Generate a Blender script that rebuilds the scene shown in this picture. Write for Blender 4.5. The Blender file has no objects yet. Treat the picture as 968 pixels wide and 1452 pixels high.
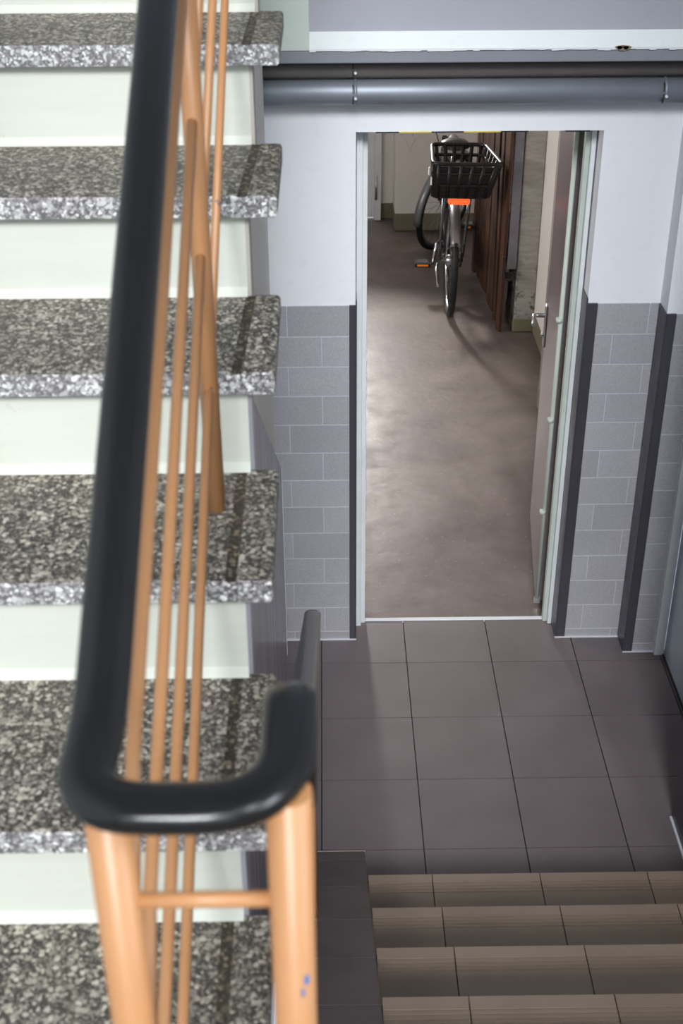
import bpy, bmesh, math, random
from mathutils import Vector, Matrix
random.seed(7)
scn = bpy.context.scene
COL = scn.collection

# ------------------------------------------------------------------ camera
H = 3.1332
cam_d = bpy.data.cameras.new('camera')
cam = bpy.data.objects.new('camera', cam_d); COL.objects.link(cam)
R_ = Vector((0.99990151, -0.01349131, -0.00386714)); U_ = Vector((0.01020586, 0.50983067, 0.86021423)); D_ = Vector((0.00963383, 0.86016898, -0.50991815))
M = Matrix.Identity(4)
for i in range(3):
    M[i][0], M[i][1], M[i][2] = R_[i], U_[i], -D_[i]
M[2][3] = H
cam.matrix_world = M
cam_d.sensor_fit = 'VERTICAL'; cam_d.sensor_height = 36.0; cam_d.sensor_width = 24.0
cam_d.lens = 1864.1 / 1452 * 36
cam_d.clip_start = 0.05
cam_d.dof.use_dof = True; cam_d.dof.focus_distance = 5.2; cam_d.dof.aperture_fstop = 7.5
scn.camera = cam

# ------------------------------------------------------------------ world, lights, exposure
scn.view_settings.view_transform = 'Standard'; scn.view_settings.look = 'None'
scn.view_settings.gamma = 1.0; scn.view_settings.use_curve_mapping = False
scn.view_settings.exposure = 0.0
w = bpy.data.worlds.new('world'); scn.world = w; w.use_nodes = True
bg = w.node_tree.nodes['Background']; bg.inputs[0].default_value = (0.72, 0.86, 1.0, 1); bg.inputs[1].default_value = 0.8

def area(name, loc, target, sx, sy, power, col):
    l = bpy.data.lights.new(name, 'AREA'); l.shape = 'RECTANGLE'; l.size = sx; l.size_y = sy
    l.energy = power; l.color = col
    o = bpy.data.objects.new(name, l); COL.objects.link(o); o.location = loc
    o.rotation_euler = (Vector(target) - Vector(loc)).to_track_quat('-Z', 'Y').to_euler()
    return o
# daylight through the tall landing window behind the viewer and the glazed yard door of the store
area('landing_window_daylight', (0.35, -1.85, 3.9), (0.1, 3.0, 1.6), 1.6, 2.8, 22, (0.86, 0.93, 1.0))
area('yard_door_daylight', (-0.1, 10.05, 1.9), (0.55, 6.9, 0.0), 0.30, 0.42, 118, (1.0, 0.96, 0.92))
area('store_fill_light', (-2.4, 5.9, 1.75), (.8, 9.1, .9), 1.5, .9, 72, (1.0, 0.97, 0.94))  # added fill that brightens the pillar and pier fronts
area('side_fill_light', (1.75, -.35, 3.7), (-.2, 2.6, 1.6), 1.4, 1.7, 75, (0.90, 0.95, 1.0))  # added fill from the right for the wall under the stairs
sl = bpy.data.lights.new('bright_sky_low_sun', 'SUN'); sl.energy = 4.9; sl.angle = math.radians(19); sl.color = (0.96, 0.97, 1.0)
so = bpy.data.objects.new('bright_sky_low_sun', sl); COL.objects.link(so); so.location = (0.6, -6, 7)
so.rotation_euler = Vector((.005, math.cos(math.radians(37)), -math.sin(math.radians(37)))).to_track_quat('-Z', 'Y').to_euler()

# ------------------------------------------------------------------ helpers
def link(name, bm, mat=None, parent=None, smooth=False, bevel=0.0, seg=2):
    me = bpy.data.meshes.new(name)
    if smooth:
        for f in bm.faces: f.smooth = True
    bmesh.ops.recalc_face_normals(bm, faces=bm.faces[:])
    bm.to_mesh(me); bm.free()
    o = bpy.data.objects.new(name, me); COL.objects.link(o)
    for m in (mat if isinstance(mat, (list, tuple)) else [mat]):
        if m: me.materials.append(m)
    if parent is not None: o.parent = parent
    if bevel:
        b = o.modifiers.new('bevel', 'BEVEL'); b.width = bevel; b.segments = seg; b.limit_method = 'ANGLE'; b.angle_limit = 0.6
    return o
def BM(): return bmesh.new()
def box(bm, x0, x1, y0, y1, z0, z1, mi=0):
    vs = [bm.verts.new(p) for p in ((x0,y0,z0),(x1,y0,z0),(x1,y1,z0),(x0,y1,z0),(x0,y0,z1),(x1,y0,z1),(x1,y1,z1),(x0,y1,z1))]
    for q in ((0,3,2,1),(4,5,6,7),(0,1,5,4),(1,2,6,5),(2,3,7,6),(3,0,4,7)):
        f = bm.faces.new([vs[i] for i in q]); f.material_index = mi
    return bm
def boxo(name, dims, mat, parent=None, bevel=0.0, seg=2):
    return link(name, box(BM(), *dims), mat, parent, bevel=bevel, seg=seg)
def prism(bm, prof, a0, a1, axis='x', mats=None):
    """extrude a 2-d profile: axis x -> profile is (y,z); axis y -> (x,z); axis z -> (x,y)"""
    def P(p, a):
        return {'x': (a, p[0], p[1]), 'y': (p[0], a, p[1]), 'z': (p[0], p[1], a)}[axis]
    A = [bm.verts.new(P(p, a0)) for p in prof]; B = [bm.verts.new(P(p, a1)) for p in prof]
    n = len(prof)
    bm.faces.new(A); bm.faces.new(B[::-1])
    for i in range(n):
        f = bm.faces.new((A[i], A[(i+1) % n], B[(i+1) % n], B[i]))
        if mats: f.material_index = mats[i]
    return bm
def tube(bm, pts, r, n=10, cap=True, closed=False, squash=None):
    pts = [Vector(p) for p in pts]; m = len(pts)
    rad = r if isinstance(r, (list, tuple)) else [r] * m
    prev = None; rings = []
    for i, p in enumerate(pts):
        if closed: t = (pts[(i+1) % m] - pts[i-1]).normalized()
        else: t = (pts[min(i+1, m-1)] - pts[max(i-1, 0)]).normalized()
        if prev is None:
            a = Vector((0, 0, 1)) if abs(t.z) < 0.9 else Vector((1, 0, 0))
            nrm = (a - t * a.dot(t)).normalized()
        else:
            nrm = (prev - t * prev.dot(t)).normalized()
        prev = nrm; bn = t.cross(nrm)
        rings.append([bm.verts.new(p + (nrm * math.cos(2*math.pi*k/n) + bn * math.sin(2*math.pi*k/n)) * rad[i]) for k in range(n)])
    last = m if closed else m - 1
    for i in range(last):
        A, B = rings[i], rings[(i+1) % m]
        for k in range(n):
            f = bm.faces.new((A[k], A[(k+1) % n], B[(k+1) % n], B[k])); f.smooth = True
    if cap and not closed:
        bm.faces.new(rings[0][::-1]); bm.faces.new(rings[-1])
    return bm
def rod(name, pts, r, mat, parent=None, n=10, closed=False):
    return link(name, tube(BM(), pts, r, n, closed=closed), mat, parent)
def arc(c, r, a0, a1, n, plane='xz'):
    out = []
    for i in range(n + 1):
        a = a0 + (a1 - a0) * i / n
        u, v = r * math.cos(a), r * math.sin(a)
        out.append({'xz': (c[0]+u, c[1], c[2]+v), 'xy': (c[0]+u, c[1]+v, c[2]), 'yz': (c[0], c[1]+u, c[2]+v)}[plane])
    return out
def fillet(pts, rad, n=7):
    """polyline with rounded corners"""
    pts = [Vector(p) for p in pts]; out = [pts[0]]
    for i in range(1, len(pts) - 1):
        a, b, c = pts[i-1], pts[i], pts[i+1]
        u = (a - b); v = (c - b); r = min(rad if not isinstance(rad, (list, tuple)) else rad[i-1], u.length * .49, v.length * .49)
        p0 = b + u.normalized() * r; p1 = b + v.normalized() * r
        for k in range(n + 1):
            t = k / n; out.append(p0 * (1-t)**2 + b * 2*t*(1-t) + p1 * t*t)
    out.append(pts[-1]); return out
def empty(name, loc=(0,0,0)):
    o = bpy.data.objects.new(name, None); COL.objects.link(o); o.location = loc; o.empty_display_size = 0.1
    return o
def tag(o, label=None, cat=None, group=None, kind=None):
    if label: o['label'] = label
    if cat: o['category'] = cat
    if group: o['group'] = group
    if kind: o['kind'] = kind
    return o
def struct(o, label=None): return tag(o, label, None, None, 'structure')

# ------------------------------------------------------------------ materials
def lin(c): return tuple(((v/255)/12.92 if v/255 <= .04045 else ((v/255+.055)/1.055)**2.4) for v in c) + (1,)
class NT:
    def __init__(s, name):
        s.m = bpy.data.materials.new(name); s.m.use_nodes = True; s.t = s.m.node_tree; s.n = s.t.nodes
        s.b = s.n['Principled BSDF']
    def add(s, typ, **kw):
        nd = s.n.new(typ)
        for k, v in kw.items(): setattr(nd, k, v)
        return nd
    def l(s, a, b): s.t.links.new(a, b)
    def pos(s): return s.add('ShaderNodeNewGeometry').outputs['Position']
    def objc(s): return s.add('ShaderNodeTexCoord').outputs['Object']
    def noise(s, vec, scale, detail=4, rough=.6, dist=0):
        nd = s.add('ShaderNodeTexNoise'); nd.inputs['Scale'].default_value = scale; nd.inputs['Detail'].default_value = detail
        nd.inputs['Roughness'].default_value = rough; nd.inputs['Distortion'].default_value = dist
        s.l(vec, nd.inputs['Vector']); return nd.outputs['Fac']
    def ramp(s, fac, stops):
        nd = s.add('ShaderNodeValToRGB'); e = nd.color_ramp.elements
        while len(e) < len(stops): e.new(0.5)
        for k, (p, c) in enumerate(stops): e[k].position = p; e[k].color = c if len(c) == 4 else lin(c)
        s.l(fac, nd.inputs[0]); return nd.outputs['Color']
    def mapr(s, v, a, b, c, d):
        nd = s.add('ShaderNodeMapRange'); 
        for i, x in enumerate((a, b, c, d)): nd.inputs[1+i].default_value = x
        s.l(v, nd.inputs[0]); return nd.outputs[0]
    def mix(s, f, a, b, mode='MIX'):
        nd = s.add('ShaderNodeMix', data_type='RGBA', blend_type=mode)
        for sock, v in ((nd.inputs[0], f), (nd.inputs[6], a), (nd.inputs[7], b)):
            if hasattr(v, 'default_value'): s.l(v, sock)
            elif isinstance(v, (int, float)): sock.default_value = v
            else: sock.default_value = v if len(v) == 4 else lin(v)
        return nd.outputs[2]
    def scale(s, vec, x, y, z):
        nd = s.add('ShaderNodeMapping'); nd.inputs['Scale'].default_value = (x, y, z); s.l(vec, nd.inputs['Vector']); return nd.outputs[0]
    def bump(s, h, strength=.2, dist=.01):
        nd = s.add('ShaderNodeBump'); nd.inputs['Strength'].default_value = strength; nd.inputs['Distance'].default_value = dist
        s.l(h, nd.inputs['Height']); s.l(nd.outputs[0], s.b.inputs['Normal'])
    def set(s, col=None, rough=None, metal=None, spec=None):
        if col is not None:
            if hasattr(col, 'default_value'): s.l(col, s.b.inputs['Base Color'])
            else: s.b.inputs['Base Color'].default_value = col if len(col) == 4 else lin(col)
        if rough is not None:
            if hasattr(rough, 'default_value'): s.l(rough, s.b.inputs['Roughness'])
            else: s.b.inputs['Roughness'].default_value = rough
        if metal is not None: s.b.inputs['Metallic'].default_value = metal
        if spec is not None: s.b.inputs['Specular IOR Level'].default_value = spec
        return s
def simple(name, col, rough=.5, metal=0, spec=None, var=0.12, nscale=9, bump=0.0, bscale=60):
    t = NT(name); p = t.objc()
    if var:
        f = t.mapr(t.noise(p, nscale, 5), .3, .7, 1-var, 1+var*.6)
        c = t.mix(1.0, col, f, 'MULTIPLY')
        # grey factor as colour
        t.set(c, rough, metal, spec)
    else: t.set(col, rough, metal, spec)
    if bump: t.bump(t.noise(p, bscale, 4), bump, .004)
    return t.m

def plaster(name, col, dirt=None, bump=.25, bscale=38):
    t = NT(name); p = t.pos()
    n1 = t.noise(p, 2.2, 6, .62); n2 = t.noise(p, 17, 5, .7)
    c = t.mix(t.mapr(n1, .35, .7, 0, .22), col, tuple(int(v*.9) for v in col))
    c = t.mix(t.mapr(n2, .55, .8, 0, .25), c, dirt or tuple(int(v*.86) for v in col))
    t.set(c, .75, 0, .3)
    h = t.mix(.5, t.noise(p, bscale, 6, .6), t.noise(p, 6, 3, .5))
    t.bump(h, bump, .006); return t.m
def terrazzo(name, matrix, chips, scale, thr, worn=None, rough=.5):
    t = NT(name); p = t.pos()
    wn = t.add('ShaderNodeTexNoise'); wn.inputs['Scale'].default_value = scale*.9; wn.inputs['Detail'].default_value = 2; t.l(p, wn.inputs['Vector'])
    wv = t.add('ShaderNodeVectorMath', operation='MULTIPLY_ADD'); t.l(wn.outputs['Color'], wv.inputs[0]); wv.inputs[1].default_value = (.011,)*3; t.l(p, wv.inputs[2])
    def vor(sc, th, seed):
        mp = t.add('ShaderNodeMapping'); mp.inputs['Location'].default_value = (seed,)*3; t.l(wv.outputs[0], mp.inputs['Vector'])
        v = t.add('ShaderNodeTexVoronoi'); v.inputs['Scale'].default_value = sc; t.l(mp.outputs[0], v.inputs['Vector'])
        sp = t.add('ShaderNodeSeparateColor'); t.l(v.outputs['Color'], sp.inputs[0])
        rad = t.mapr(sp.outputs[0], 0, 1, th*.35, th*1.25)
        lt = t.add('ShaderNodeMath', operation='LESS_THAN'); t.l(v.outputs['Distance'], lt.inputs[0]); t.l(rad, lt.inputs[1])
        return lt.outputs[0], sp.outputs[1]
    a, ca = vor(scale, thr, 0); b, cb = vor(scale*2.1, thr*.9, 3.3)
    base = t.mix(t.mapr(t.noise(p, 5, 5), .35, .65, 0, 1), matrix, tuple(int(v*.72) for v in matrix))
    cc = t.ramp(ca, [(0, chips[0]), (.6, chips[1]), (1, chips[2])])
    c = t.mix(b, base, chips[0]); c = t.mix(a, c, cc)
    if worn: c = t.mix(t.mapr(t.noise(p, 3.1, 5), .42, .75, 0, .45), c, worn)
    t.set(c, rough, 0, .35)
    t.bump(t.noise(p, 160, 3), .12, .002); return t.m
def tilemat(name, col, col2, rough, var=.5, fine=0.0, spec=.5):
    t = NT(name); p = t.pos()
    oi = t.add('ShaderNodeObjectInfo').outputs['Random']
    f = t.mapr(t.noise(p, 3.4, 6, .62), .32, .7, 0, var)
    c = t.mix(f, col, col2)
    c = t.mix(1.0, c, t.mapr(oi, 0, 1, .93, 1.05), 'MULTIPLY')
    if fine:
        c = t.mix(1.0, c, t.mapr(t.noise(p, 240, 2, .8), .3, .7, 1-fine, 1+fine), 'MULTIPLY')
    t.set(c, t.mapr(t.noise(p, 6, 4), .3, .7, rough*.85, rough*1.2), 0, spec)
    t.bump(t.noise(p, 200, 2), .04, .002); return t.m

m_white = plaster('white_plaster', (242, 244, 248), bump=.12)
m_green_white = plaster('pale_green_plaster', (214, 224, 214), bump=.3, bscale=26)
m_lilac = plaster('grey_lilac_plaster', (178, 179, 187), bump=.32, bscale=14)
m_ledge = plaster('white_ledge_paint', (240, 246, 246), bump=.1)
m_side = plaster('rough_beige_plaster', (240, 237, 230), dirt=(190, 186, 180), bump=.5, bscale=120)
m_store_wall = plaster('store_whitewash', (230, 225, 219), dirt=(160, 153, 145), bump=.4, bscale=22)
m_store_pink = plaster('store_pinkish_plaster', (134, 123, 119), dirt=(100, 92, 88), bump=.4, bscale=22)
m_base_green = plaster('store_green_base_paint', (122, 116, 96), bump=.3)
def concrete_pillar():
    t = NT('board_marked_concrete'); p = t.pos()
    n = t.noise(t.scale(p, 5, 5, 26), 1.0, 6, .7); n2 = t.noise(p, 12, 5, .75)
    c = t.mix(t.mapr(n, .35, .7, 0, .7), (172, 168, 162), (122, 118, 112))
    sp = t.add('ShaderNodeSeparateXYZ'); t.l(p, sp.inputs[0])
    low = t.mapr(sp.outputs[2], .55, .2, 0, 1)
    spots = t.mapr(n2, .52, .62, 0, 1)
    mm = t.add('ShaderNodeMath', operation='MULTIPLY'); t.l(low, mm.inputs[0]); t.l(spots, mm.inputs[1])
    c = t.mix(mm.outputs[0], c, (62, 58, 55))
    t.set(c, .85, 0, .2); t.bump(n, .5, .01); return t.m
m_pillar = concrete_pillar()
def riser_paint():
    t = NT('cream_riser_paint'); p = t.pos()
    n = t.noise(t.scale(p, 3, 3, 45), 1.0, 5, .65)
    c = t.mix(t.mapr(n, .3, .7, 0, .4), (215, 218, 206), (201, 204, 191))
    c = t.mix(t.mapr(t.noise(p, 22, 6, .75), .66, .74, 0, .35), c, (160, 146, 126))
    t.set(c, .6, 0, .3); t.bump(n, .12, .004); return t.m
m_riser = riser_paint()
m_plate = plaster('beige_string_plaster', (190, 185, 172), bump=.3, bscale=90)
m_terr = terrazzo('terrazzo_worn_tread', (70, 66, 62), [(132, 127, 118), (176, 170, 154), (206, 200, 184)], 132, .53, worn=(92, 84, 70), rough=.55)
m_terr_n = terrazzo('terrazzo_nosing_front', (120, 118, 118), [(150, 148, 148), (212, 211, 208), (250, 250, 247)], 150, .58, rough=.5)
m_groove = terrazzo('terrazzo_dirty_groove', (68, 60, 50), [(92, 83, 70), (126, 116, 98), (146, 135, 114)], 112, .45, rough=.7)
m_floor = tilemat('grey_brown_floor_tile', (122, 113, 114), (108, 99, 100), .36, .8)
m_step = tilemat('brown_step_tile', (151, 134, 117), (130, 114, 98), .5, .7)
m_strip = tilemat('dark_stringer_tile', (124, 112, 109), (106, 95, 92), .5, .7)
m_grout = simple('dark_grout', (58, 54, 54), .9)
m_wtile = tilemat('speckled_grey_wall_tile', (176, 175, 180), (162, 161, 169), .42, .5, fine=.16)
m_wgrout = simple('pale_wall_grout', (200, 201, 208), .9, var=.05)
m_dark = tilemat('charcoal_edge_tile', (72, 70, 78), (60, 58, 66), .35, .6)
def cladding():
    t = NT('polished_grey_cladding'); p = t.pos()
    n = t.noise(t.scale(p, 16, 16, .7), 1.0, 4, .7)
    c = t.mix(t.mapr(n, .35, .72, 0, .8), (168, 168, 176), (130, 130, 138))
    t.set(c, .26, 0, .5); t.bump(n, .05, .002); return t.m
m_clad = cladding()
m_trim = simple('white_edge_trim', (228, 232, 236), .4, var=.05)
m_stringtrim = simple('dull_string_trim', (150, 138, 128), .5)
m_frame = simple('white_door_frame_paint', (226, 231, 233), .4, var=.06)
m_frame_g = simple('pale_green_frame_rebate', (196, 206, 198), .45, var=.08)
m_doorleaf = simple('brown_grey_lacquered_door', (126, 113, 115), .28, 0, .5, var=.14, nscale=5)
m_gdoor = simple('blue_grey_steel_door', (172, 184, 194), .35, 0, .5, var=.06, nscale=4)
m_steel = simple('brushed_steel', (196, 198, 202), .28, 1.0, var=.05)
m_pipe = simple('grey_painted_pipe', (146, 153, 162), .5, .5, .7, var=.1, nscale=6)
m_pipe_shaded = simple('shaded_grey_pipe', (112, 106, 102), .5, 0, .4, var=.12, nscale=6)  # grey pipe; the ledge's shade is put into this darker colour
m_beam = simple('grey_painted_beam', (140, 144, 152), .6, var=.08)
m_rust = simple('dark_clamp_iron', (58, 54, 52), .6, .6)
def orange():
    t = NT('salmon_orange_railing_paint'); p = t.objc(); g = t.pos()
    c = t.mix(t.mapr(t.noise(g, 9, 4), .35, .7, 0, .5), (196, 143, 97), (187, 132, 84))
    # small wear chips of the older paint below
    ch = t.mapr(t.noise(g, 46, 3, .5), .735, .75, 0, 1)
    c = t.mix(ch, c, (104, 96, 104))
    t.set(c, .36, 0, .5); return t.m
m_orange = orange()
m_chip = simple('blue_paint_chip', (58, 122, 186), .5, var=.2, nscale=60)
m_black = simple('black_pvc_handrail', (20, 19, 19), .22, 0, .6, var=.2, nscale=14)
def concrete_floor():
    t = NT('screed_floor'); p = t.pos()
    a = t.noise(p, 1.5, 7, .62, .4); b = t.noise(p, 7, 6, .7); s = t.noise(p, 60, 3, .6)
    c = t.ramp(a, [(.30, (76, 67, 63)), (.5, (106, 95, 90)), (.68, (128, 117, 112))])
    c = t.mix(t.mapr(b, .5, .78, 0, .5), c, (96, 86, 82))
    c = t.mix(t.mapr(s, .66, .74, 0, .35), c, (196, 188, 178))
    t.set(c, t.mapr(b, .3, .7, .34, .58), 0, .5)
    t.bump(t.noise(p, 24, 6, .65), .22, .006); return t.m
m_screed = concrete_floor()
def wood(name, a, b, rough=.6):
    t = NT(name); p = t.pos()
    n = t.noise(t.scale(p, 60, 60, 2.2), 1.0, 5, .7, .6)
    oi = t.add('ShaderNodeObjectInfo').outputs['Random']
    c = t.mix(t.mapr(n, .3, .7, 0, 1), a, b); c = t.mix(1.0, c, t.mapr(oi, 0, 1, .7, 1.25), 'MULTIPLY')
    t.set(c, rough, 0, .4); t.bump(n, .3, .004); return t.m
m_wood = wood('dark_brown_slat_wood', (84, 50, 30), (30, 18, 12))
m_lit_face = simple('pale_lit_pillar_face', (118, 116, 123), .6, var=.2, nscale=14)  # brightness of the pillar's lit side face put into the colour
m_pencil = simple('pencil_grey', (120, 114, 108), .8)
m_tyre = simple('tyre_rubber', (24, 24, 25), .6, var=.2)
m_silver = simple('silver_bike_metal', (170, 172, 176), .25, 1.0, var=.06)
m_fender = simple('grey_mudguard', (128, 129, 132), .3, .5, var=.1)
m_bframe = simple('graphite_bike_frame', (60, 62, 68), .25, .5, var=.1)
m_bplast = simple('black_bike_plastic', (9, 9, 10), .42, 0, .5, var=.1)
def lamp():
    t = NT('red_rear_lamp'); t.set((225, 40, 22), .2)
    t.b.inputs['Emission Color'].default_value = (1.0, .09, .02, 1); t.b.inputs['Emission Strength'].default_value = 1.7; return t.m
m_lamp = lamp()
m_amber = simple('amber_reflector', (255, 150, 30), .2, var=0)
m_glint = simple('white_glint', (235, 238, 242), .2, var=0)  # white stands in for highlights on the glossy black lattice
m_yellow = simple('yellow_tape', (220, 200, 70), .5, var=.05)
m_tblack = simple('black_tape', (30, 32, 38), .5, var=.05)
def glass():
    t = NT('window_glass'); tr = t.add('ShaderNodeBsdfTransparent'); gl = t.add('ShaderNodeBsdfGlossy'); gl.inputs['Roughness'].default_value = .02
    fr = t.add('ShaderNodeFresnel'); fr.inputs[0].default_value = 1.45; mx = t.add('ShaderNodeMixShader')
    t.l(fr.outputs[0], mx.inputs[0]); t.l(tr.outputs[0], mx.inputs[1]); t.l(gl.outputs[0], mx.inputs[2])
    t.l(mx.outputs[0], t.n['Material Output'].inputs[0]); return t.m
m_glass = glass()

# ================================================================== SETTING
XL = -1.28                      # left wall of the stairwell
XR = 1.145                      # right wall
WD = 4.29                       # face of the door wall
# ---- landing floor with tiles
fl = struct(boxo('floor', (-0.42, 1.45, 2.70, 4.42, -.12, -.009), m_grout), 'grey brown square floor tiles of the lower landing')
TX, TY, T = -0.0343, 4.1237, 1/3
for i in range(-2, 5):
    for j in range(-4, 1):
        x0, x1 = TX + i*T + .002, TX + (i+1)*T - .002
        y0, y1 = TY + j*T + .002, TY + (j+1)*T - .002
        y1 = min(y1, 4.405)
        x0 = max(x0, -.42); x1 = min(x1, 1.44)
        y0 = max(y0, 2.86)
        if j == -4:                        # row beside the sloped strip
            if x1 < .106: continue
            x0 = max(x0, .106)
        if x1 - x0 < .02 or y1 - y0 < .02: continue
        boxo('floor_tile', (x0, x1, y0, y1, -.012, random.uniform(-.0004, .0004)), m_floor, fl)
boxo('threshold_strip', (.10, .905, 4.405, 4.425, -.012, .004), m_trim, fl, bevel=.002, seg=1)
# ---- store floor
sf = struct(boxo('floor_store', (-2.0, 2.0, 4.425, 9.9, -.12, -.004), m_screed), 'worn grey brown screed floor of the bicycle store')
# ---- door wall (with opening X .10-.906, z < 2.02)
bw = BM()
OX0, OX1, OZ = .100, .906, 2.02
box(bw, -1.30, OX0, WD, 4.52, 0, 2.26); box(bw, OX1, 1.60, WD, 4.52, 0, 2.26); box(bw, OX0, OX1, WD, 4.52, OZ, 2.26)
wb = struct(link('wall_back', bw, m_white), 'white plaster wall with grey tiled dado around the doorway')
# dado backing in grout colour, tiles proud of it
ZD = 1.425; CH = .1155
boxo('dado_bed', (-.30, .078, WD-.004, WD+.01, 0, ZD-.004), m_wgrout, wb)
boxo('dado_bed', (.940, 1.157, WD-.004, WD+.01, 0, ZD-.004), m_wgrout, wb)
def wall_tiles(parent, xa, xb, yf, zt=ZD, L=.24, shift=0.0):
    zs = []; z = ZD
    while z > 0.005: zs.append((max(z-CH, 0), z)); z -= CH
    for r, (z0, z1) in enumerate(zs):
        off = -.019 + shift + (0 if r % 2 else .12)
        k = math.floor((xa - off) / L)
        while off + k*L < xb:
            a, b = max(off + k*L, xa), min(off + (k+1)*L, xb)
            if b - a > .012 and z1 - z0 > .012:
                boxo('wall_tile', (a+.0017, b-.0017, yf - random.uniform(.0052, .0060), yf+.004, z0+.0017, z1-.0017), m_wtile, parent, bevel=.001, seg=1)
            k += 1
wall_tiles(wb, -.215, .078, WD); wall_tiles(wb, .942, 1.157, WD, shift=.064)
# charcoal edging: front strip and reveal on both sides of the doorway
boxo('edge_tile', (.078, .100, WD-.009, WD+.004, 0, ZD), m_dark, wb, bevel=.001, seg=1)
boxo('edge_tile', (.100, .1045, WD-.009, 4.365, 0, ZD+.02), m_dark, wb, bevel=.001, seg=1)
boxo('edge_tile', (.9065, .942, WD-.009, WD+.004, 0, ZD), m_dark, wb, bevel=.001, seg=1)
boxo('edge_tile', (.9015, .9065, WD-.009, 4.372, 0, ZD+.02), m_dark, wb, bevel=.001, seg=1)
boxo('caulk_line', (-.215, .104, WD-.014, WD-.006, 0, .004), m_trim, wb)
boxo('caulk_line', (.902, 1.157, WD-.014, WD-.006, 0, .004), m_trim, wb)
# ---- right hand pier stepping forward
PY = 4.187
wp = struct(boxo('wall_pier', (1.160, 1.60, PY, WD, 0, 2.26), m_white), 'narrow white pier with tiled dado right of the doorway')
boxo('dado_bed', (1.19, 1.275, PY-.004, PY+.01, 0, ZD-.004), m_wgrout, wp)
wall_tiles(wp, 1.192, 1.275, PY)
boxo('edge_tile', (1.160, 1.192, PY-.009, PY+.004, 0, ZD), m_dark, wp, bevel=.001, seg=1)
boxo('edge_tile', (1.155, 1.160, PY-.009, WD-.006, 0, ZD), m_dark, wp, bevel=.001, seg=1)
boxo('caulk_line', (1.155, 1.275, PY-.014, PY-.006, 0, .004), m_trim, wp)
# ---- beam / ledge over the door wall and the wall above it
lb = BM(); box(lb, -1.30, 1.60, 4.17, 4.42, 2.26, 2.2995)
be = struct(link('trim_1', lb, m_beam, bevel=.004), 'grey edge of the wall ledge above the pipes')
lt = BM()
prism(lt, [(4.166, 2.300), (4.212, 2.3465), (4.42, 2.3465), (4.42, 2.300)], -.045, 1.60, 'x')
xs = [-.045 + i*.02 for i in range(83)]
lo = struct(link('trim_2', lt, m_ledge), 'bright white painted top of the ledge above the pipes')
rg = BM()
for x in xs[:-1]:
    d = .003 + .004*random.random()
    box(rg, x, x+.0201, 4.1645, 4.170, 2.302-d, 2.3035)
link('paint_edge', rg, m_ledge, lo)
cp = BM()
for (x, z, r) in ((.912, 2.3015, .011), (.925, 2.3025, .008), (.900, 2.303, .007)):
    vs = [cp.verts.new((x + r*1.6*math.cos(a)*(1+.2*math.sin(3*a)), 4.1635, z + r*.75*math.sin(a))) for a in [k*math.pi/6 for k in range(12)]]
    vb = [cp.verts.new((v.co.x, 4.168, v.co.z)) for v in vs]
    cp.faces.new(vs)
    for k in range(12): cp.faces.new((vs[k], vs[(k+1) % 12], vb[(k+1) % 12], vb[k]))
m_spall = simple('exposed_mortar', (150, 134, 104), .9, var=.4, nscale=120)
tag(link('spalled_patch', cp, m_spall, lo), 'small brown spalled patch')
wu = struct(boxo('wall_upper', (-.05, 1.60, 4.213, 4.52, 2.3465, 3.3), m_lilac), 'grey lilac plaster wall set back above the white ledge')
wq = struct(boxo('wall_upper_pier', (-1.30, -.045, 4.166, 4.52, 2.300, 3.3), m_green_white), 'pale green plaster pier above the pipes beside the stairs')
# ---- right wall of the stair
RB = BM()
box(RB, XR, 1.45, .5, 3.25, -.1, 7.4); box(RB, XR, 1.45, -1.6, -1.1, -.1, 7.4); box(RB, XR, 1.45, -1.1, .5, -.1, 2.7); box(RB, XR, 1.45, -1.1, .5, 4.6, 7.4)
wr = struct(link('wall_right', RB, m_white), 'white right wall beside the tiled stairs')
for k in range(2):
    pass
boxo('dado_panel', (XR-.006, XR+.002, 2.84, 3.256, 0, ZD), m_dark, wr, bevel=.001, seg=1)
boxo('caulk_line', (XR-.014, XR-.004, 2.86, 3.256, 0, .005), m_trim, wr)
struct(boxo('wall_right_lintel', (1.25, 1.60, 3.25, 4.187, 2.05, 7.4), m_white), 'white wall above the blue grey side door')
w3 = struct(boxo('added_window_3', (1.30, 1.305, -1.1, .5, 2.7, 4.6), m_glass), 'added unseen window lighting the stairs from the right')  # unseen window, added to let the right-hand fill in
for y in (-1.1, -.33, .44): boxo('window_bar', (1.28, 1.33, y, y+.06, 2.7, 4.6), m_frame, w3, bevel=.004)
# ---- left and rear walls, upper enclosure
struct(boxo('wall_left', (XL-.15, XL, -1.6, 4.6, -.1, 7.4), m_white), 'white wall on the far side of the terrazzo stairs')
rb = BM()
WZ0, WZ1 = 2.0, 7.2
box(rb, XL, XR, -1.6, -1.45, -.1, WZ0); box(rb, XL, XR, -1.6, -1.45, WZ1, 7.4)
box(rb, XL, -1.20, -1.6, -1.45, WZ0, WZ1); box(rb, 1.10, XR, -1.6, -1.45, WZ0, WZ1)
struct(link('wall_rear', rb, m_white), 'white wall with the landing window behind the viewer')
wn = struct(boxo('window_1', (-1.20, 1.10, -1.535, -1.53, WZ0, WZ1), m_glass), 'tall landing window behind the viewer')
for x in (-1.20, -.08, 1.04): boxo('window_bar', (x, x+.06, -1.56, -1.50, WZ0, WZ1), m_frame, wn, bevel=.004)
for z in (WZ0, 3.87, WZ1-.06): boxo('window_bar', (-1.20, 1.10, -1.56, -1.50, z, z+.06), m_frame, wn, bevel=.004)
struct(boxo('ceiling', (XL-.15, 1.6, -1.6, 4.6, 7.4, 7.55), m_white), 'white ceiling of the stairwell')
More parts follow.
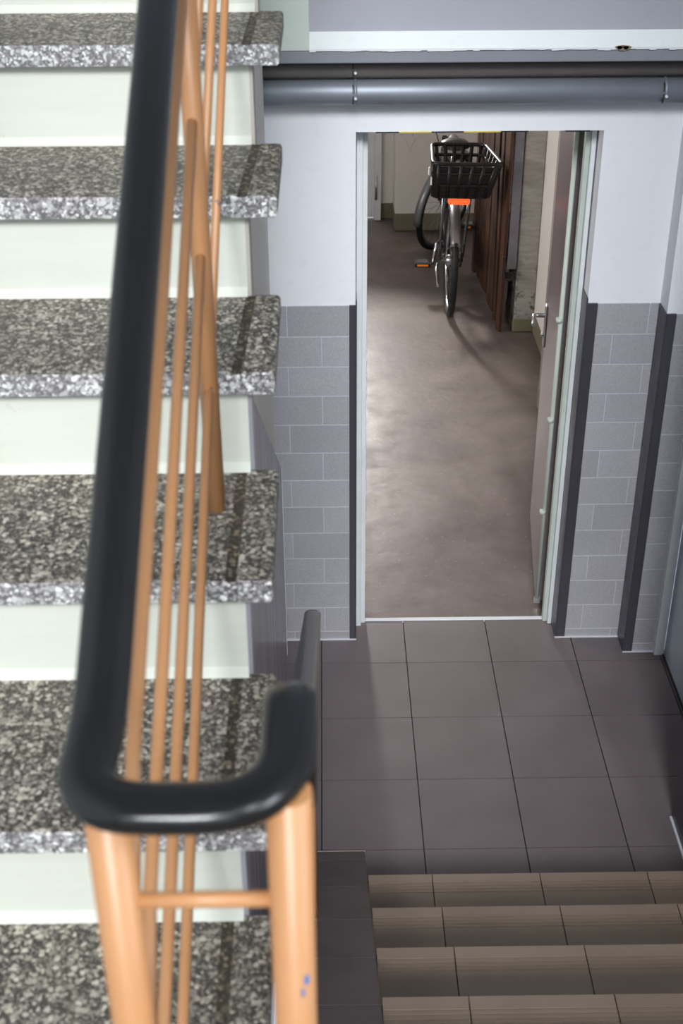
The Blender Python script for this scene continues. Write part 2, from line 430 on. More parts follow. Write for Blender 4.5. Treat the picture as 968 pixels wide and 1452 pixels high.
struct(boxo('wall_top_back', (XL, 1.6, 4.52, 4.62, 2.26, 7.4), m_white), 'white wall above the door wall')
struct(boxo('floor_upper_landing', (XL, 1.6, 3.50, 4.52, 3.20, 3.38), m_white), 'upper landing slab at the head of the terrazzo stairs')
HL = 1.627
struct(boxo('floor_half_landing', (XL, XR, -1.45, .62, HL-.18, HL), m_terr), 'terrazzo half landing where the viewer stands')

# ---- wall below the terrazzo flight with stair-parallel cladding
SOF = lambda d: 1.252 + .61*d - .245          # soffit height
wf = BM()
prism(wf, [(.75, 0), (4.18, 0), (4.18, 2.255), (4.164, 2.262), (4.164, 3.15), (3.52, 3.15), (3.4, SOF(3.4)), (.75, SOF(.75))], -.42, -.190, 'x')
wi = struct(link('wall_under_stairs', wf, m_side), 'plastered wall below the terrazzo stairs with sloping grey cladding')
CL = lambda d: .873 + (4.133 - d)*.675        # top edge of the cladding
xs = [.85, 1.18, 1.51, 1.84, 2.17, 2.50, 2.83, 3.16, 3.49, 3.82, 4.184]
for a, b in zip(xs[:-1], xs[1:]):
    za, zb = min(CL(a), SOF(a)), min(CL(b), SOF(b))
    link('cladding_panel', prism(BM(), [(a+.0012, 0.002), (b-.0012, 0.002), (b-.0012, zb), (a+.0012, za)], -.192, -.170, 'x'), m_clad, wi, bevel=.001, seg=1)
boxo('edge_trim', (-.1735, -.1685, 4.180, 4.187, 0, CL(4.184)), m_trim, wi)
boxo('cladding_end', (-.42, -.172, 4.181, 4.186, 0, CL(4.184)), m_clad, wi)

# ================================================================== DOORWAY 1 (store door, open)
d1 = struct(empty('door_1', (.5, 4.40, 0)), 'open doorway to the bicycle store with white steel frame')
def part(name, dims, mat, parent, bevel=.002, seg=1):
    o = boxo(name, dims, mat, None, bevel, seg); o.parent = parent
    o.matrix_parent_inverse = parent.matrix_basis.inverted(); return o
def adopt(o, parent):
    o.parent = parent; o.matrix_parent_inverse = parent.matrix_basis.inverted(); return o
fr = BM(); box(fr, .1045, .126, 4.372, 4.405, 0, 2.02); box(fr, .126, .143, 4.395, 4.50, 0, 2.02)
adopt(link('door_frame', fr, m_frame, bevel=.002), d1)
fr = BM(); box(fr, .886, .9015, 4.372, 4.42, 0.002, 2.02)
adopt(link('door_frame', fr, m_frame, bevel=.002), d1)
fr = BM(); box(fr, .8685, .8858, 4.388, 4.42, 0.002, 2.02); box(fr, .890, .9015, 4.421, 4.52, .002, 2.02)
adopt(link('frame_rebate', fr, m_frame_g, bevel=.002), d1)
fr = BM(); box(fr, .1435, .868, 4.372, 4.50, 2.003, 2.02)
adopt(link('door_head', fr, m_frame), d1)
# hazard tape along the lower edge of the wall over the doorway
for (x0, x1, mt) in ((.165, .24, m_tblack), (.24, .345, m_yellow), (.345, .45, m_tblack), (.45, .57, m_yellow), (.57, .66, m_tblack), (.78, .86, m_tblack)):
    part('tape_segment', (x0, x1, WD-.0015, WD+.03, 2.0165, 2.0205), mt, d1, 0)
# the leaf: hinge at (.878,4.507), far end (.937,5.21)
hx, hy = .855, 4.512; ang = math.atan2(5.21-4.507, .930-.855)
lf = empty('door_leaf_hinge'); 
LM = Matrix.Translation((hx, hy, 0)) @ Matrix.Rotation(ang, 4, 'Z')
# local: x along the leaf, y<0 is the thickness side (away from the viewer's left), z up
def leafpart(name, bm, mat, parent, bevel=0.0, smooth=False):
    bm.transform(LM); return adopt(link(name, bm, mat, None, smooth, bevel, 1), parent)
COL.objects.unlink(lf); bpy.data.objects.remove(lf)
leaf = leafpart('door_leaf', box(BM(), .012, .705, -.042, 0, .012, 2.0), m_doorleaf, d1, .002)
def leafsub(name, bm, mat, bevel=0.0):
    bm.transform(LM); o = link(name, bm, mat, leaf, False, bevel, 1); return o
leafsub('edge_profile', tube(BM(), [(.004, -.006, .03), (.004, -.006, 1.995)], .0085, 10), m_frame_g)
for z in (.45, .86, 1.27): leafsub('hinge_stud', tube(BM(), [(-.001, .001, z-.008), (-.001, .001, z+.008)], .0125, 10), m_frame_g)
hz = 1.03
leafsub('escutcheon', box(BM(), .615, .655, 0, .009, hz-.14, hz+.05), m_steel, .004)
leafsub('door_handle', tube(BM(), fillet([(.636, .004, hz), (.636, .055, hz), (.53, .058, hz)], .012), .0095, 10), m_steel)
leafsub('lock_cylinder', tube(BM(), [(.636, .006, hz-.085), (.636, .02, hz-.085)], .008, 10), m_steel)
leafsub('kick_plate_end', box(BM(), -.006, .012, -.02, .006, .012, .035), m_steel)

# ================================================================== DOOR 2 (blue grey side door on the right)
d2 = struct(empty('door_2', (1.306, 3.8, 0)), 'blue grey steel side door with white frame on the right')
part('door_leaf', (1.312, 1.352, 3.32, 4.15, .008, 2.0), m_gdoor, d2)
part('door_frame', (1.275, 1.312, 4.152, 4.19, 0, 2.05), m_frame, d2)
part('door_frame', (1.255, 1.36, 3.25, 3.315, 0, 2.05), m_frame, d2)
part('door_head', (1.275, 1.36, 3.315, 4.152, 2.0, 2.05), m_frame, d2)
part('threshold_gap', (1.306, 1.36, 3.315, 4.152, -.004, .008), m_grout, d2, 0)

# ================================================================== STORE ROOM SHELL
YF = 9.60
gw = BM(); box(gw, .41, .498, YF, YF+.15, 0, 2.6); box(gw, -2.0, -.60, YF, YF+.15, 0, 2.6); box(gw, -.60, .41, YF, YF+.15, 2.2, 2.6); box(gw, .498, 2.0, YF, YF+.15, 0, 2.6)
wst = struct(link('wall_store_back', gw, m_store_wall), 'grubby white far wall of the bicycle store')
boxo('base_paint', (.408, .5, YF-.003, YF+.01, 0, .115), m_base_green, wst)
pil = struct(link('wall_store_pier', box(BM(), .50, 2.0, 9.30, YF, 0, 2.6), m_store_wall, bevel=.012), 'whitewashed pier on the far wall behind the bicycle')
boxo('base_paint', (.496, 2.0, 9.296, YF-.004, 0, .135), m_base_green, pil, bevel=.012)
for pts in ([(.56, .82), (.575, .70), (.60, .80), (.62, .69), (.63, .83)], [(.57, .66), (.60, .60), (.64, .67)], [(.66, .78), (.67, .72)]):
    link('scribble', tube(BM(), [(x, 9.2995, z) for x, z in pts], .0010, 5), m_pencil, pil)
struct(boxo('ceiling_store', (-2.0, 2.0, 4.52, 9.75, 2.6, 2.75), m_store_wall), 'ceiling of the bicycle store')
wl = BM(); box(wl, -2.15, -2.0, 4.52, 5.1, -.1, 2.6); box(wl, -2.15, -2.0, 6.8, 9.75, -.1, 2.6); box(wl, -2.15, -2.0, 5.1, 6.8, -.1, 1.2); box(wl, -2.15, -2.0, 5.1, 6.8, 2.3, 2.6)
struct(link('wall_store_left', wl, m_store_wall), 'left wall of the bicycle store with an added window')
w2 = struct(boxo('added_window_2', (-2.08, -2.075, 5.1, 6.8, 1.2, 2.3), m_glass), 'added unseen window lighting the store from the left')  # unseen window, added to go with the store fill
for y in (5.1, 5.92, 6.75): boxo('window_bar', (-2.1, -2.05, y, y+.05, 1.2, 2.3), m_frame, w2)
wsr = struct(boxo('wall_store_right', (1.13, 1.60, 4.52, 6.39, 0, 2.6), m_store_pink, bevel=.006), 'chipped plaster wall behind the open store door')
boxo('base_paint', (1.127, 1.60, 4.60, 6.393, 0, .12), m_base_green, wsr, bevel=.004)
wsn = struct(boxo('wall_store_niche', (1.25, 1.60, 6.39, 7.75, 0, 2.6), m_store_wall), 'dark side wall of the niche in the store')
boxo('base_paint', (1.246, 1.60, 6.40, 7.41, 0, .12), m_base_green, wsn)
pc = struct(link('wall_store_pillar', box(BM(), 1.127, 1.25, 7.41, 7.75, 0, 2.6), m_pillar, bevel=.008), 'grey board marked concrete pillar beside the brown slats')
boxo('base_paint', (1.123, 1.25, 7.406, 7.75, 0, .085), m_base_green, pc, bevel=.006)
struct(boxo('wall_store_far_right', (1.60, 1.75, 4.52, 9.6, -.1, 2.6), m_store_wall), 'right wall of the store behind the slat partition')
# yard door, glazed above a white lower panel
d3 = struct(empty('door_3', (-.1, YF, 0)), 'white glazed yard door at the far end of the store')
part('door_panel', (-.54, .36, YF-.03, YF+.02, .02, .98), m_frame, d3)
part('door_frame', (.36, .41, YF-.05, YF+.1, 0, 2.2), m_frame, d3)
part('door_frame', (-.60, -.54, YF-.05, YF+.1, 0, 2.2), m_frame, d3)
part('door_head', (-.54, .36, YF-.05, YF+.1, 2.14, 2.2), m_frame, d3)
part('door_rail', (-.54, .36, YF-.03, YF+.02, .98, 1.08), m_frame, d3)
part('glass_pane', (-.54, .36, YF-.008, YF-.003, 1.08, 2.14), m_glass, d3, 0)
adopt(rod('hinge', [(.372, YF-.058, .16), (.372, YF-.058, .34)], .009, m_steel), d3)

# ================================================================== PIPES under the ledge
def pipe(name, y, z, r, mat, label, clamps):
    p = rod(name, [(-1.25, y, z), (1.58, y, z)], r, mat, n=20)
    tag(p, label, 'pipe')
    for x in clamps:
        link('pipe_clamp', tube(BM(), [(x-.005, y, z), (x+.005, y, z)], r+.0025, 20), mat, p)
        boxo('clamp_gap', (x-.0095, x-.0065, y-r*.985, y-r*.4, z-r*.75, z+r*.75), m_rust, p)
        rod('clamp_screw', [(x, y-r-.008, z-r*.25), (x, y-r+.004, z-r*.25)], .0045, m_trim, p, 8)
    return p
pipe('pipe', 4.238, 2.158, .039, m_pipe, 'grey glossy lower pipe running above the doorway', (.097, 1.071))
pipe('pipe', 4.2535, 2.2285, .0305, m_pipe_shaded, 'grey upper pipe in painted shade close under the wall ledge', (.097,))

# ================================================================== TERRAZZO STAIRCASE (left, going up)
G, Rr, D0, Z0 = .287, .175, 1.189, 1.977
st = empty('terrazzo_staircase', (-.7, 1.0, HL))
tag(st, 'terrazzo staircase rising on the left with cream painted risers', 'staircase')
XN, XRI = -.077, -.116
def D(k): return D0 + G*k
def Z(k): return Z0 + Rr*k
for k in range(-1, 9):
    z, d = Z(k), D(k); zt = z - .036
    y1 = d + G + .024
    # slab: cross-section in x/z with a dirt groove near its open end, extruded in depth
    bm = BM(); XLs = XL+.004
    g0, g1 = -.141, -.125
    sk = random.uniform(-.004, .012)
    prof = [(XLs, zt), (XN-.004, zt), (XN, zt+.005), (XN, z-.007), (XN-.002, z-.002), (XN-.007, z), (g1, z), (g1-.002, z-.002), (g0+.002, z-.002), (g0, z), (XLs, z)]
    n = len(prof)
    A = [bm.verts.new((p[0] , d, p[1])) for p in prof]
    B = [bm.verts.new((p[0] + (sk if p[0] in (g0, g1, g1-.002, g0+.002) else 0), y1, p[1])) for p in prof]
    ff = bm.faces.new(A); ff.material_index = 1
    bm.faces.new(B[::-1])
    for i in range(n):
        f = bm.faces.new((A[i], A[(i+1) % n], B[(i+1) % n], B[i]))
        if i in (6, 7, 8): f.material_index = 2
    adopt(link('tread', bm, [m_terr, m_terr_n, m_groove], bevel=.004, seg=2), st)
    r0 = Z(k-1) if k > -1 else HL
    xr = XRI if k < 2 else (-.120 if k == 2 else -.131)
    rz = BM(); box(rz, XL+.004, xr, d+.023, d+.045, r0, zt)
    # paint fillet at the foot of the riser
    prism(rz, [(d+.023, r0), (d+.023, r0+.014), (d+.017, r0+.004), (d+.014, r0)], XL+.004, xr, 'x')
    adopt(link('riser', rz, m_riser), st)
    # grey side plate closing the end of the step
    adopt(boxo('side_plate', (xr, xr+.006, d+.024, d+.078, r0-.036, zt), m_clad if k < 3 else m_plate), st)
body = BM()
pr = []
for k in range(-1, 9):
    pr += [(D(k)+.045, (Z(k-1) if k > -1 else HL)-.036), (D(k)+.045, Z(k)-.036)]
pr += [(D(9)+.02, Z(8)-.036), (D(9)+.02, SOF(D(9))), (D(-1)+.045, SOF(D(-1)))]
prism(body, pr, XL+.004, -.188, 'x')
adopt(link('stair_slab', body, m_side), st)

# ================================================================== TILED STAIRCASE (right, going down to the landing)
ts = empty('tiled_staircase', (.62, 2.84, 0))
tag(ts, 'brown tiled staircase with grooved treads leading down to the landing', 'staircase')
SX0, SX1 = .106, XR-.003
LG, LR, LD, = .295, .1807, 2.844
jx = [SX0, .2985, .6219, .9453, SX1]
core = BM(); prof = []
for k in range(1, 10):
    prof += [(LD - LG*(k-1) - .012, LR*(k-1)-.014), (LD - LG*(k-1) - .012, LR*k-.014)]
prof += [(.60, LR*9-.014), (.60, LR*9-.25), (2.75, -.12), (LD-.012, -.12)]
adopt(link('stair_core', prism(BM(), prof, SX0, SX1-.001, 'x'), m_grout), ts)
def grooved(d1, d0, z):     # profile in (y,z): nosing at d1 (far), back at d0
    t = .012; p = [(d1-.003, z-t), (d1, z-t+.003), (d1, z-.004), (d1-.004, z)]
    for off in (.036, .0485, .061, .0735):
        p += [(d1-off, z), (d1-off-.0008, z-.0022), (d1-off-.0042, z-.0022), (d1-off-.005, z)]
    p += [(d0, z), (d0, z-t)]
    return p
for k in range(1, 10):
    d = LD - LG*(k-1); z = LR*k
    for a, b in zip(jx[:-1], jx[1:]):
        dz = random.uniform(-.0004, .0004)
        adopt(link('tread_tile', prism(BM(), grooved(d, d-LG-.011, z+dz), a+.0014, b-.0014, 'x'), m_step), ts)
        adopt(boxo('riser_tile', (a+.0014, b-.0014, d-.012, d-.003, LR*(k-1)+.001, z-.013), m_step), ts)
# sloped tiled strip (string) beside the steps
SLX0 = -.062
ss = empty('stair_string', (0, 3.117, 0))
slope = lambda d: .612*(3.117 - d) + .002
adopt(link('string_core', prism(BM(), [(3.116, -.10), (3.116, slope(3.117)-.013), (.62, slope(.62)-.013), (.62, slope(.62)-.3), (2.75, -.10)], SLX0, SX0-.001, 'x'), m_grout), ts)
bpy.data.objects.remove(ss)
js = [3.117, 3.02, 2.759, 2.476, 2.205, 1.933, 1.66, 1.39, 1.12, .85, .63]
for a, b in zip(js[:-1], js[1:]):
    a2, b2 = a-.0012, b+.0012
    adopt(link('string_tile', prism(BM(), [(a2, slope(a2)-.011), (a2, slope(a2)), (b2, slope(b2)), (b2, slope(b2)-.011)], SLX0, SX0-.002, 'x'), m_strip, bevel=.001, seg=1), ts)
adopt(boxo('string_edge_trim', (SLX0, SX0+.002, 3.113, 3.119, -.01, .006), m_stringtrim, bevel=.001, seg=1), ts)

# ================================================================== RAILING
ra = empty('stair_railing', (-.1, .69, HL))
tag(ra, 'salmon orange steel railing with black plastic handrail turning round between the stairs', 'railing')
XA, XB = -.165, -.030           # planes of the two flights' railings
XP = -.1525                     # left newel
NY = .665                       # newel posts
NR, NM = 2.105, .575            # handrail height line  z = NR + NM y
def rl(y): return NR + NM*y
zU = 2.527
def rail_profile(pts, a, h, n=24, groove=True):
    """oval plastic handrail section swept along pts; a/h half width and half height, side axis kept level"""
    bm = BM(); pts = [Vector(p) for p in pts]; m = len(pts); rings = []
    for i, p in enumerate(pts):
        t = (pts[min(i+1, m-1)] - pts[max(i-1, 0)]).normalized()
        side = Vector((t.y, -t.x, 0)); side = side.normalized(); up = side.cross(t)
        ring = []
        for k in range(n):
            th = 2*math.pi*k/n; cx, cy = math.cos(th), math.sin(th)
            ring.append(bm.verts.new(p + side*(a*math.copysign(abs(cx)**.85, cx)) + up*(h*math.copysign(abs(cy)**.8, cy))))
        rings.append(ring)
    for i in range(m-1):
        for k in range(n):
            f = bm.faces.new((rings[i][k], rings[i][(k+1) % n], rings[i+1][(k+1) % n], rings[i+1][k])); f.smooth = True
    bm.faces.new(rings[0][::-1]); bm.faces.new(rings[-1])
    return bm
pts = [(XA, 3.3, rl(3.3)), (XA, .735, rl(.735)), (XA-.002, .645, zU), (XB, .645, zU-.002), (XB, .775, zU-.004), (XB-.003, .835, 2.345), (-.042, 2.60, 1.302)]
pth = fillet(pts, [.07, .064, .064, .030, .05], 10)
hr = adopt(link('handrail', rail_profile(pth, .0200, .0130), m_black), ra)
adopt(link('rail_end_cap', rail_profile([(-.042, 2.595, 1.305), (-.042, 2.612, 1.295), (-.042, 2.617, 1.292)], .0203, .0133), m_black), ra)
# newel posts
def post(x, y, z0, z1, r, name='newel_post'):
    return adopt(link(name, tube(BM(), [(x, y, z0), (x, y, z1)], r, 18), m_orange), ra)
pa = post(XP, NY, HL, zU-.006, .0160)
pb = post(XB+.001, NY, 1.47, zU-.006, .0160)
post(XA, 1.667, Z(1), rl(1.667)-.008, .0135, 'standard_post')
post(XA, 2.80, Z(5)+.0, rl(2.80)-.008, .0125, 'standard_post')
post(-.050, 2.52, slope(2.52), 1.335, .0100, 'standard_post')
# blue paint wear on the right newel (older coat showing)
def patch(pts, x, y, r):
    """thin flakes lying on the round post: pts are (angle, z, da, dz)"""
    bm = BM()
    for (a, z, da, dz) in pts:
        ring = []
        for k in range(8):
            t = 2*math.pi*k/8; aa = a + da*math.cos(t); zz = z + dz*math.sin(t)
            ring.append(bm.verts.new((x + (r+.0004)*math.sin(aa), y - (r+.0004)*math.cos(aa), zz)))
        bm.faces.new(ring)
    return bm
for ch in [(.62, 2.350, .14, .006), (.42, 2.338, .09, .005), (-.42, 2.222, .13, .009), (-.50, 2.206, .12, .013), (-.36, 2.192, .2, .008), (-.10, 2.190, .2, .006), (-.30, 2.183, .15, .007), (.25, 2.15, .06, .004)]:
    o = link('paint_chip', patch([ch], XB+.001, NY, .0160), m_chip, pb); o['label'] = 'blue patch where the orange paint has worn off'
    o.matrix_parent_inverse = pb.matrix_basis.inverted()
# cross bar between the newels
adopt(rod('cross_bar', [(XP, NY, 2.420), (XB, NY, 2.420)], .0062, m_orange, n=12), ra)
# rail bars of the left flight
for n_ in (1.897, 1.723, 1.548, 1.352):
    bar = lambda y: n_ + .60*y
    adopt(rod('rail_bar', [(XP, NY, bar(NY)), (XA, .84, bar(.84)), (XA, 1.660, bar(1.660))], .0066, m_orange, n=12), ra)
    adopt(rod('rail_bar', [(XA, 1.660, bar(1.660)), (XA, 3.2, bar(3.2))], .0066, m_orange, n=12), ra)
# rail bars of the right flight (behind the newel and the handrail)
for dz in (.18, .36, .54):
    adopt(rod('rail_bar', [(XB, NY, 2.47-dz), (-.055, 1.0, 2.262-dz), (-.050, 2.52, 1.35-dz)], .0066, m_orange, n=12), ra)

# ================================================================== SLAT PARTITION in the store
sp = empty('slat_partition', (1.05, 7.9, 0))
tag(sp, 'dark brown wooden slat partition with iron hasp beside the concrete pillar', 'partition')
ns = 17
for i in range(ns):
    t = i/(ns-1); y = 7.43 + 1.0*t; x = 1.040 - .05*t + (.014 if i % 2 else 0)
    wdt = .062 + .014*random.random(); zb = (.012 + .05*random.random()) if i else .004
    o = link('slat', box(BM(), -.010, .010, -wdt/2, wdt/2, zb, 1.62 + .05*random.random()), m_wood, None, False, .004, 2)
    o.rotation_euler = (random.uniform(-.010, .010), random.uniform(-.010, .010), random.uniform(.05, .32))
    o.location = (x, y, 0); adopt(o, sp)
for z in (.42, 1.35): adopt(link('cross_rail', box(BM(), 1.066, 1.092, 7.44, 8.46, z, z+.07), m_wood, bevel=.003, seg=1), sp)
adopt(link('lit_face_strip', box(BM(), 1.066, 1.122, 7.40, 7.432, .40, 1.66), m_lit_face, bevel=.004, seg=1), sp)  # added strip standing in for the pillar's lit side face
hs = BM(); box(hs, 1.034, 1.052, 7.36, 7.378, .36, .49)
hp = adopt(link('hasp', hs, m_rust, bevel=.002, seg=1), sp)
adopt(link('staple', tube(BM(), fillet([(1.045, 7.37, .40), (1.045, 7.335, .36), (1.085, 7.335, .36), (1.098, 7.38, .39)], .01), .006, 8), m_rust), sp)
adopt(boxo('hasp_plate', (1.04, 1.118, 7.372, 7.384, .352, .392), m_rust, None, .002), sp)

# ================================================================== BICYCLE
bk = empty('bicycle', (.757, 7.72, 0))
tag(bk, 'graphite city bicycle with black rear basket parked beside brown wooden slats', 'bicycle')
bk.rotation_euler = (math.radians(1.0), 0, math.radians(90 - 1.0))
RW = .345; WB = 1.19
def bp(name, bm, mat, parent=None, bevel=0.0, smooth=False):
    o = link(name, bm, mat, parent or bk, smooth, bevel, 1); return o
def torus(bm, R, r, c, n=48, m=10):
    return tube(bm, [(c[0] + R*math.cos(2*math.pi*i/n), c[1], c[2] + R*math.sin(2*math.pi*i/n)) for i in range(n)], r, m, closed=True)
def wheel(M4, gear):
    def T(bm): 
        if M4 is not None: bm.transform(M4)
        return bm
    c = (0, 0, RW)
    bp('tyre', T(torus(BM(), RW-.021, .021, c)), m_tyre)
    bm = BM(); n = 48
    prof = [(RW-.036, -.011), (RW-.036, .011), (RW-.052, .008), (RW-.056, 0), (RW-.052, -.008)]
    rings = [[bm.verts.new((p[0]*math.cos(2*math.pi*i/n), p[1], RW + p[0]*math.sin(2*math.pi*i/n))) for p in prof] for i in range(n)]
    for i in range(n):
        for k in range(5): bm.faces.new((rings[i][k], rings[i][(k+1) % 5], rings[(i+1) % n][(k+1) % 5], rings[(i+1) % n][k]))
    bp('rim', T(bm), m_silver)
    bm = BM()
    for i in range(32):
        a = 2*math.pi*i/32; s = .026 if i % 2 else -.026; b = a + (.55 if (i//2) % 2 else -.55)
        tube(bm, [(.022*math.cos(b), s, RW+.022*math.sin(b)), ((RW-.05)*math.cos(a), 0, RW+(RW-.05)*math.sin(a))], .0011, 4)
    tag(bp('spokes', T(bm), m_silver), kind='stuff')
    bm = BM(); tube(bm, [(0, -.058, RW), (0, -.032, RW), (0, -.028, RW), (0, .028, RW), (0, .032, RW), (0, .058, RW)], [.010, .012, .026, .026, .012, .010] if not gear else [.012, .016, .036, .036, .016, .012], 14)
    bp('hub', T(bm), m_silver)
def fender(M4, a0, a1, R=RW+.018, wd=.031):
    bm = BM(); n = 22; cs = [(-1, -.012), (-.75, .002), (0, .008), (.75, .002), (1, -.012)]
    rows = []
    for i in range(n+1):
        a = a0 + (a1-a0)*i/n
        rows.append([bm.verts.new(((R+c[1])*math.cos(a), c[0]*wd, RW + (R+c[1])*math.sin(a))) for c in cs])
    for i in range(n):
        for k in range(4):
            f = bm.faces.new((rows[i][k], rows[i][k+1], rows[i+1][k+1], rows[i+1][k])); f.smooth = True
    if M4 is not None: bm.transform(M4)
    o = bp('mudguard', bm, m_fender); s = o.modifiers.new('solid', 'SOLIDIFY'); s.thickness = .002; return o
rad = math.radians
wheel(None, True)
fender(None, rad(40), rad(148))
# steering: rotate about the head axis
head_top, head_bot = Vector((.945, 0, .90)), Vector((1.005, 0, .70))
ax = (head_top - head_bot).normalized()
ST = Matrix.Translation(head_bot) @ Matrix.Rotation(rad(-36), 4, ax) @ Matrix.Translation(-head_bot)
FW = ST @ Matrix.Translation((WB, 0, 0))
wheel(FW, False)
fender(FW, rad(62), rad(196))
def front(name, bm, mat): bm.transform(ST); return bp(name, bm, mat)
fk = BM()
for s in (-1, 1): tube(fk, [(1.008, s*.012, .70), (1.03, s*.045, .66), (1.08, s*.05, .56), (WB, s*.05, RW)], [.014, .014, .012, .009], 10)
tube(fk, [(1.004, 0, .70), (1.03, 0, .665)], .02, 10)
front('fork', fk, m_bframe)
front('stem', tube(BM(), fillet([(.940, 0, .92), (.915, 0, 1.05), (.97, 0, 1.08)], .03), .014, 10), m_silver)
hb = fillet([(.80, .29, 1.075), (.90, .22, 1.09), (.97, .06, 1.08), (.97, -.06, 1.08), (.90, -.22, 1.09), (.80, -.29, 1.075)], .06)
front('handlebar', tube(BM(), hb, .0115, 10), m_silver)
for s in (-1, 1):
    front('grip', tube(BM(), [(.79, s*.296, 1.073), (.885, s*.232, 1.088)], .017, 12), m_bplast)
    front('brake_lever', tube(BM(), [(.93, s*.20, 1.08), (.945, s*.235, 1.06), (.87, s*.30, 1.045)], .006, 8), m_bplast)
front('headlamp', tube(BM(), [(1.03, 0, .80), (1.07, 0, .80), (1.10, 0, .80)], [.02, .036, .038], 14), m_bplast)
# frame
BBP = (.47, 0, .285); ST_T = (.315, 0, .78)
fm = BM()
tube(fm, [(.962, 0, .845), (1.006, 0, .695)], .020, 12)
tube(fm, [BBP, ST_T], .016, 12)
tube(fm, [BBP, (.72, 0, .48), (.99, 0, .745)], .019, 12)
tube(fm, [(.355, 0, .65), (.66, 0, .66), (.965, 0, .825)], .016, 12)
for s in (-1, 1):
    tube(fm, [(.45, s*.02, .285), (.36, s*.045, .30), (0, s*.066, RW)], .010, 10)
    tube(fm, [(.325, s*.018, .74), (.27, s*.04, .68), (0, s*.066, RW)], .008, 10)
tube(fm, [(.47, -.038, .285), (.47, .038, .285)], .024, 14)
bp('frame', fm, m_bframe)
bp('seat_post', tube(BM(), [(.33, 0, .73), (.265, 0, .955)], .0135, 12), m_silver)
# saddle: lofted cushion
sd = BM(); rows = []
sec = [(-.135, .070, .012), (-.12, .088, .028), (-.06, .086, .034), (.0, .062, .030), (.06, .030, .024), (.12, .020, .018), (.135, .012, .010)]
for (dx, hw, hh) in sec:
    rows.append([sd.verts.new((.245 + dx, hw*math.cos(a), 1.0 + hh*math.sin(a)*(1 if math.sin(a) > 0 else 1.1) + (.012 if dx < -.05 else 0))) for a in [2*math.pi*k/14 for k in range(14)]])
for i in range(len(rows)-1):
    for k in range(14):
        f = sd.faces.new((rows[i][k], rows[i][(k+1) % 14], rows[i+1][(k+1) % 14], rows[i+1][k])); f.smooth = True
sd.faces.new(rows[0][::-1]); sd.faces.new(rows[-1])
bp('saddle', sd, simple('grey_saddle_vinyl', (66, 64, 66), .4, var=.15))
# cranks, pedals, chain
bp('chainring', tube(BM(), [(.47, -.046, .285), (.47, -.042, .285)], .082, 32), m_silver)
cg = BM(); prism(cg, [(.0, RW+.045), (.40, .40), (.56, .36), (.585, .285), (.55, .20), (.42, .185), (.0, RW-.045), (-.04, RW)], -.066, -.054, 'y')
bp('chain_guard', cg, m_bplast, bevel=.004)
for s, (dx, dz) in ((1, (-.13, -.085)), (-1, (.13, .085))):
    nm = 'crank'
    bp(nm, tube(BM(), [(.47, s*.055, .285), (.47+dx, s*.085, .285+dz)], [.013, .010], 10), m_silver)
    px, pz = .47+dx, .285+dz
    bm = BM(); box(bm, px-.045, px+.045, s*.10, s*.20, pz-.013, pz+.013)
    p = bp('pedal', bm, m_bplast, bevel=.004)
    bm = BM(); box(bm, px-.048, px-.045, s*.125-.01, s*.175+.01, pz-.004, pz+.008)
    bp('pedal_reflector', bm, m_amber, p)
    bm = BM(); box(bm, px-.03, px+.03, min(s*.12, s*.18), max(s*.12, s*.18), pz+.013, pz+.016)
    bp('pedal_plate', bm, m_silver, p)
    tubeo = bp('pedal_axle', tube(BM(), [(px, s*.085, pz), (px, s*.11, pz)], .007, 8), m_silver, p)
# rear rack
rk = BM(); zr = .822
for y in (-.06, .06): tube(rk, fillet([(.20, y*.8, zr-.005), (-.10, y, zr), (-.30, y, zr)], .05), .006, 8)
for x in (.16, .03, -.10, -.22, -.30): tube(rk, [(x, -.06, zr), (x, .06, zr)], .005, 8)
for s in (-1, 1):
    tube(rk, [(0, s*.074, RW+.02), (-.10, s*.075, zr)], .0055, 8); tube(rk, [(0, s*.074, RW+.02), (-.24, s*.075, zr-.02), (-.26, s*.06, zr)], .005, 8)
    tube(rk, [(.28, s*.03, .70), (.20, s*.048, zr-.005)], .0055, 8)
bp('rear_rack', rk, m_silver)
# fender stays
fs = BM()
for s in (-1, 1): tube(fs, [(0, s*.07, RW+.01), (-.30, s*.028, RW+.20)], .0025, 6)
bp('mudguard_stay', fs, m_silver)
# rear lamp
lm = BM(); box(lm, -.335, -.305, -.062, .062, zr-.026, zr+.008)
bp('rear_lamp', lm, m_lamp, bevel=.008)
bm = BM(); box(bm, -.308, -.292, -.05, .05, zr-.02, zr+.012)
bp('lamp_bracket', bm, m_bplast, bevel=.003)
bp('mudguard_reflector', tube(BM(), [(-.312, 0, RW+.205), (-.32, 0, RW+.21)], .011, 10), m_bplast)
# kickstand
bp('kickstand', tube(BM(), [(.06, .075, .30), (.02, .085, .285), (-.24, .09, .27)], .008, 8), m_silver)
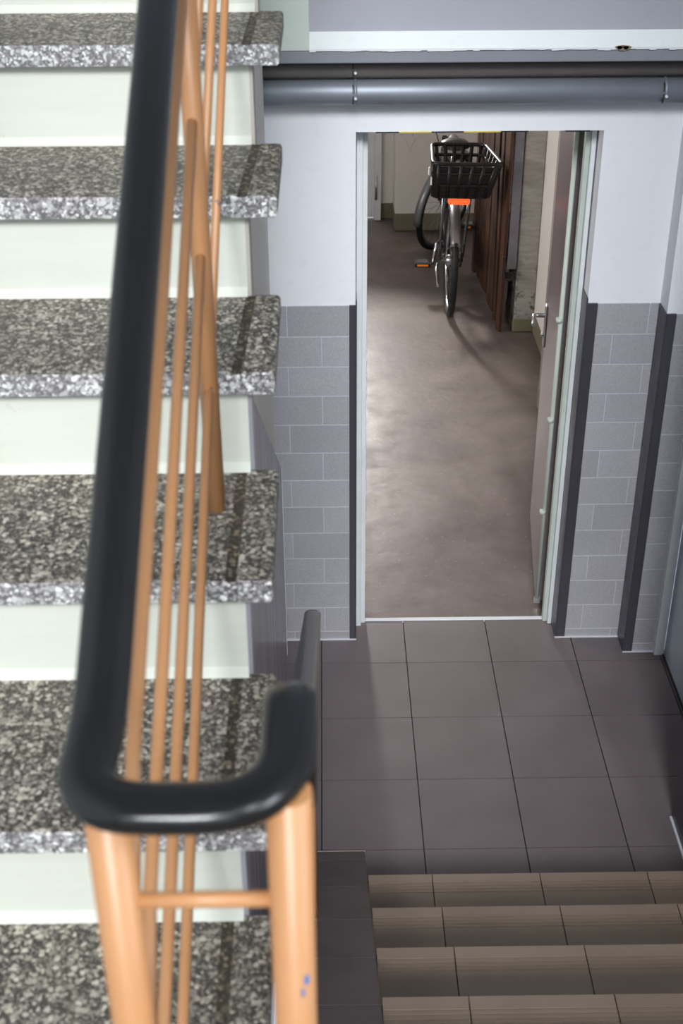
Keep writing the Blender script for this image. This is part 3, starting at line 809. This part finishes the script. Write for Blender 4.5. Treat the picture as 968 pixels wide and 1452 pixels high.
# basket: tapered lattice of black plastic
zb, zt = .848, 1.055
bot = [(-.36, .155), (-.36, -.165), (-.04, -.135), (-.04, .125)]
top = [(-.415, .165), (-.415, -.225), (0, -.165), (0, .15)]
bsk = BM()
def lerp(a, b, t): return tuple(a[i] + (b[i]-a[i])*t for i in range(2))
rimp = [(p[0], p[1], zt) for p in top]
def loop(t): return [lerp(bot[i], top[i], t) + (zb + (zt-zb)*t,) for i in range(4)]
def rounded(l, r=.045):
    n = len(l); out = []
    for i in range(n):
        a, b, c = Vector(l[i-1]), Vector(l[i]), Vector(l[(i+1) % n])
        p0 = b + (a-b).normalized()*r; p1 = b + (c-b).normalized()*r
        for k in range(5):
            t = k/4; out.append(p0*(1-t)**2 + b*2*t*(1-t) + p1*t*t)
    return out
rim = BM(); tube(rim, rounded(loop(1)), .012, 8, closed=True)
basket = bp('basket', BM() if False else tube(rim, rounded(loop(.0)), .007, 8, closed=True), m_bplast)
for t, r in ((.36, .010), (.72, .010)):
    bp('basket_band', tube(BM(), rounded(loop(t)), r, 6, closed=True), m_bplast, basket)
for i in range(4):
    nseg = 6
    for j in range(nseg):
        t = (j+.5)/nseg
        b = lerp(bot[i], bot[(i+1) % 4], t); tp = lerp(top[i], top[(i+1) % 4], t)
        b2 = lerp(bot[i], bot[(i+1) % 4], min(1, t+.02))
        bm = BM(); tube(bm, [b + (zb,), tp + (zt,)], .0125, 6)
        bp('basket_slat', bm, m_bplast, basket)
bm = BM(); vs = [bm.verts.new(p + (zb,)) for p in bot]; vt = [bm.verts.new(p + (zb+.006,)) for p in bot]
bm.faces.new(vs[::-1]); bm.faces.new(vt)
for i in range(4): bm.faces.new((vs[i], vs[(i+1) % 4], vt[(i+1) % 4], vt[i]))
bp('basket_floor', bm, m_bplast, basket)
# lower half of the near wall is a solid panel
bm = BM()
q = [bot[0] + (zb,), bot[1] + (zb,), lerp(bot[1], top[1], .92) + (zb+.92*(zt-zb),), lerp(bot[0], top[0], .92) + (zb+.92*(zt-zb),)]
vs = [bm.verts.new(p) for p in q]; vt = [bm.verts.new((p[0]+.004, p[1], p[2])) for p in q]
bm.faces.new(vs); bm.faces.new(vt[::-1])
for i in range(4): bm.faces.new((vs[i], vs[(i+1) % 4], vt[(i+1) % 4], vt[i]))
bp('basket_panel', bm, m_bplast, basket)
for (y, z, dz) in ((.17, .93, .04), (.185, .985, .035), (.13, 1.0, .05)):
    bp('basket_glint', tube(BM(), [(-.395, y, z), (-.36, y-.004, z+dz)], .005, 6), m_glint, basket)  # painted highlights of the shiny basket lattice
# brake cable
bp('brake_cable', tube(BM(), fillet([(.96, .04, 1.08), (1.05, .10, 1.0), (.95, .03, .78)], .08), .003, 6), m_bplast)
bpy.context.view_layer.update()
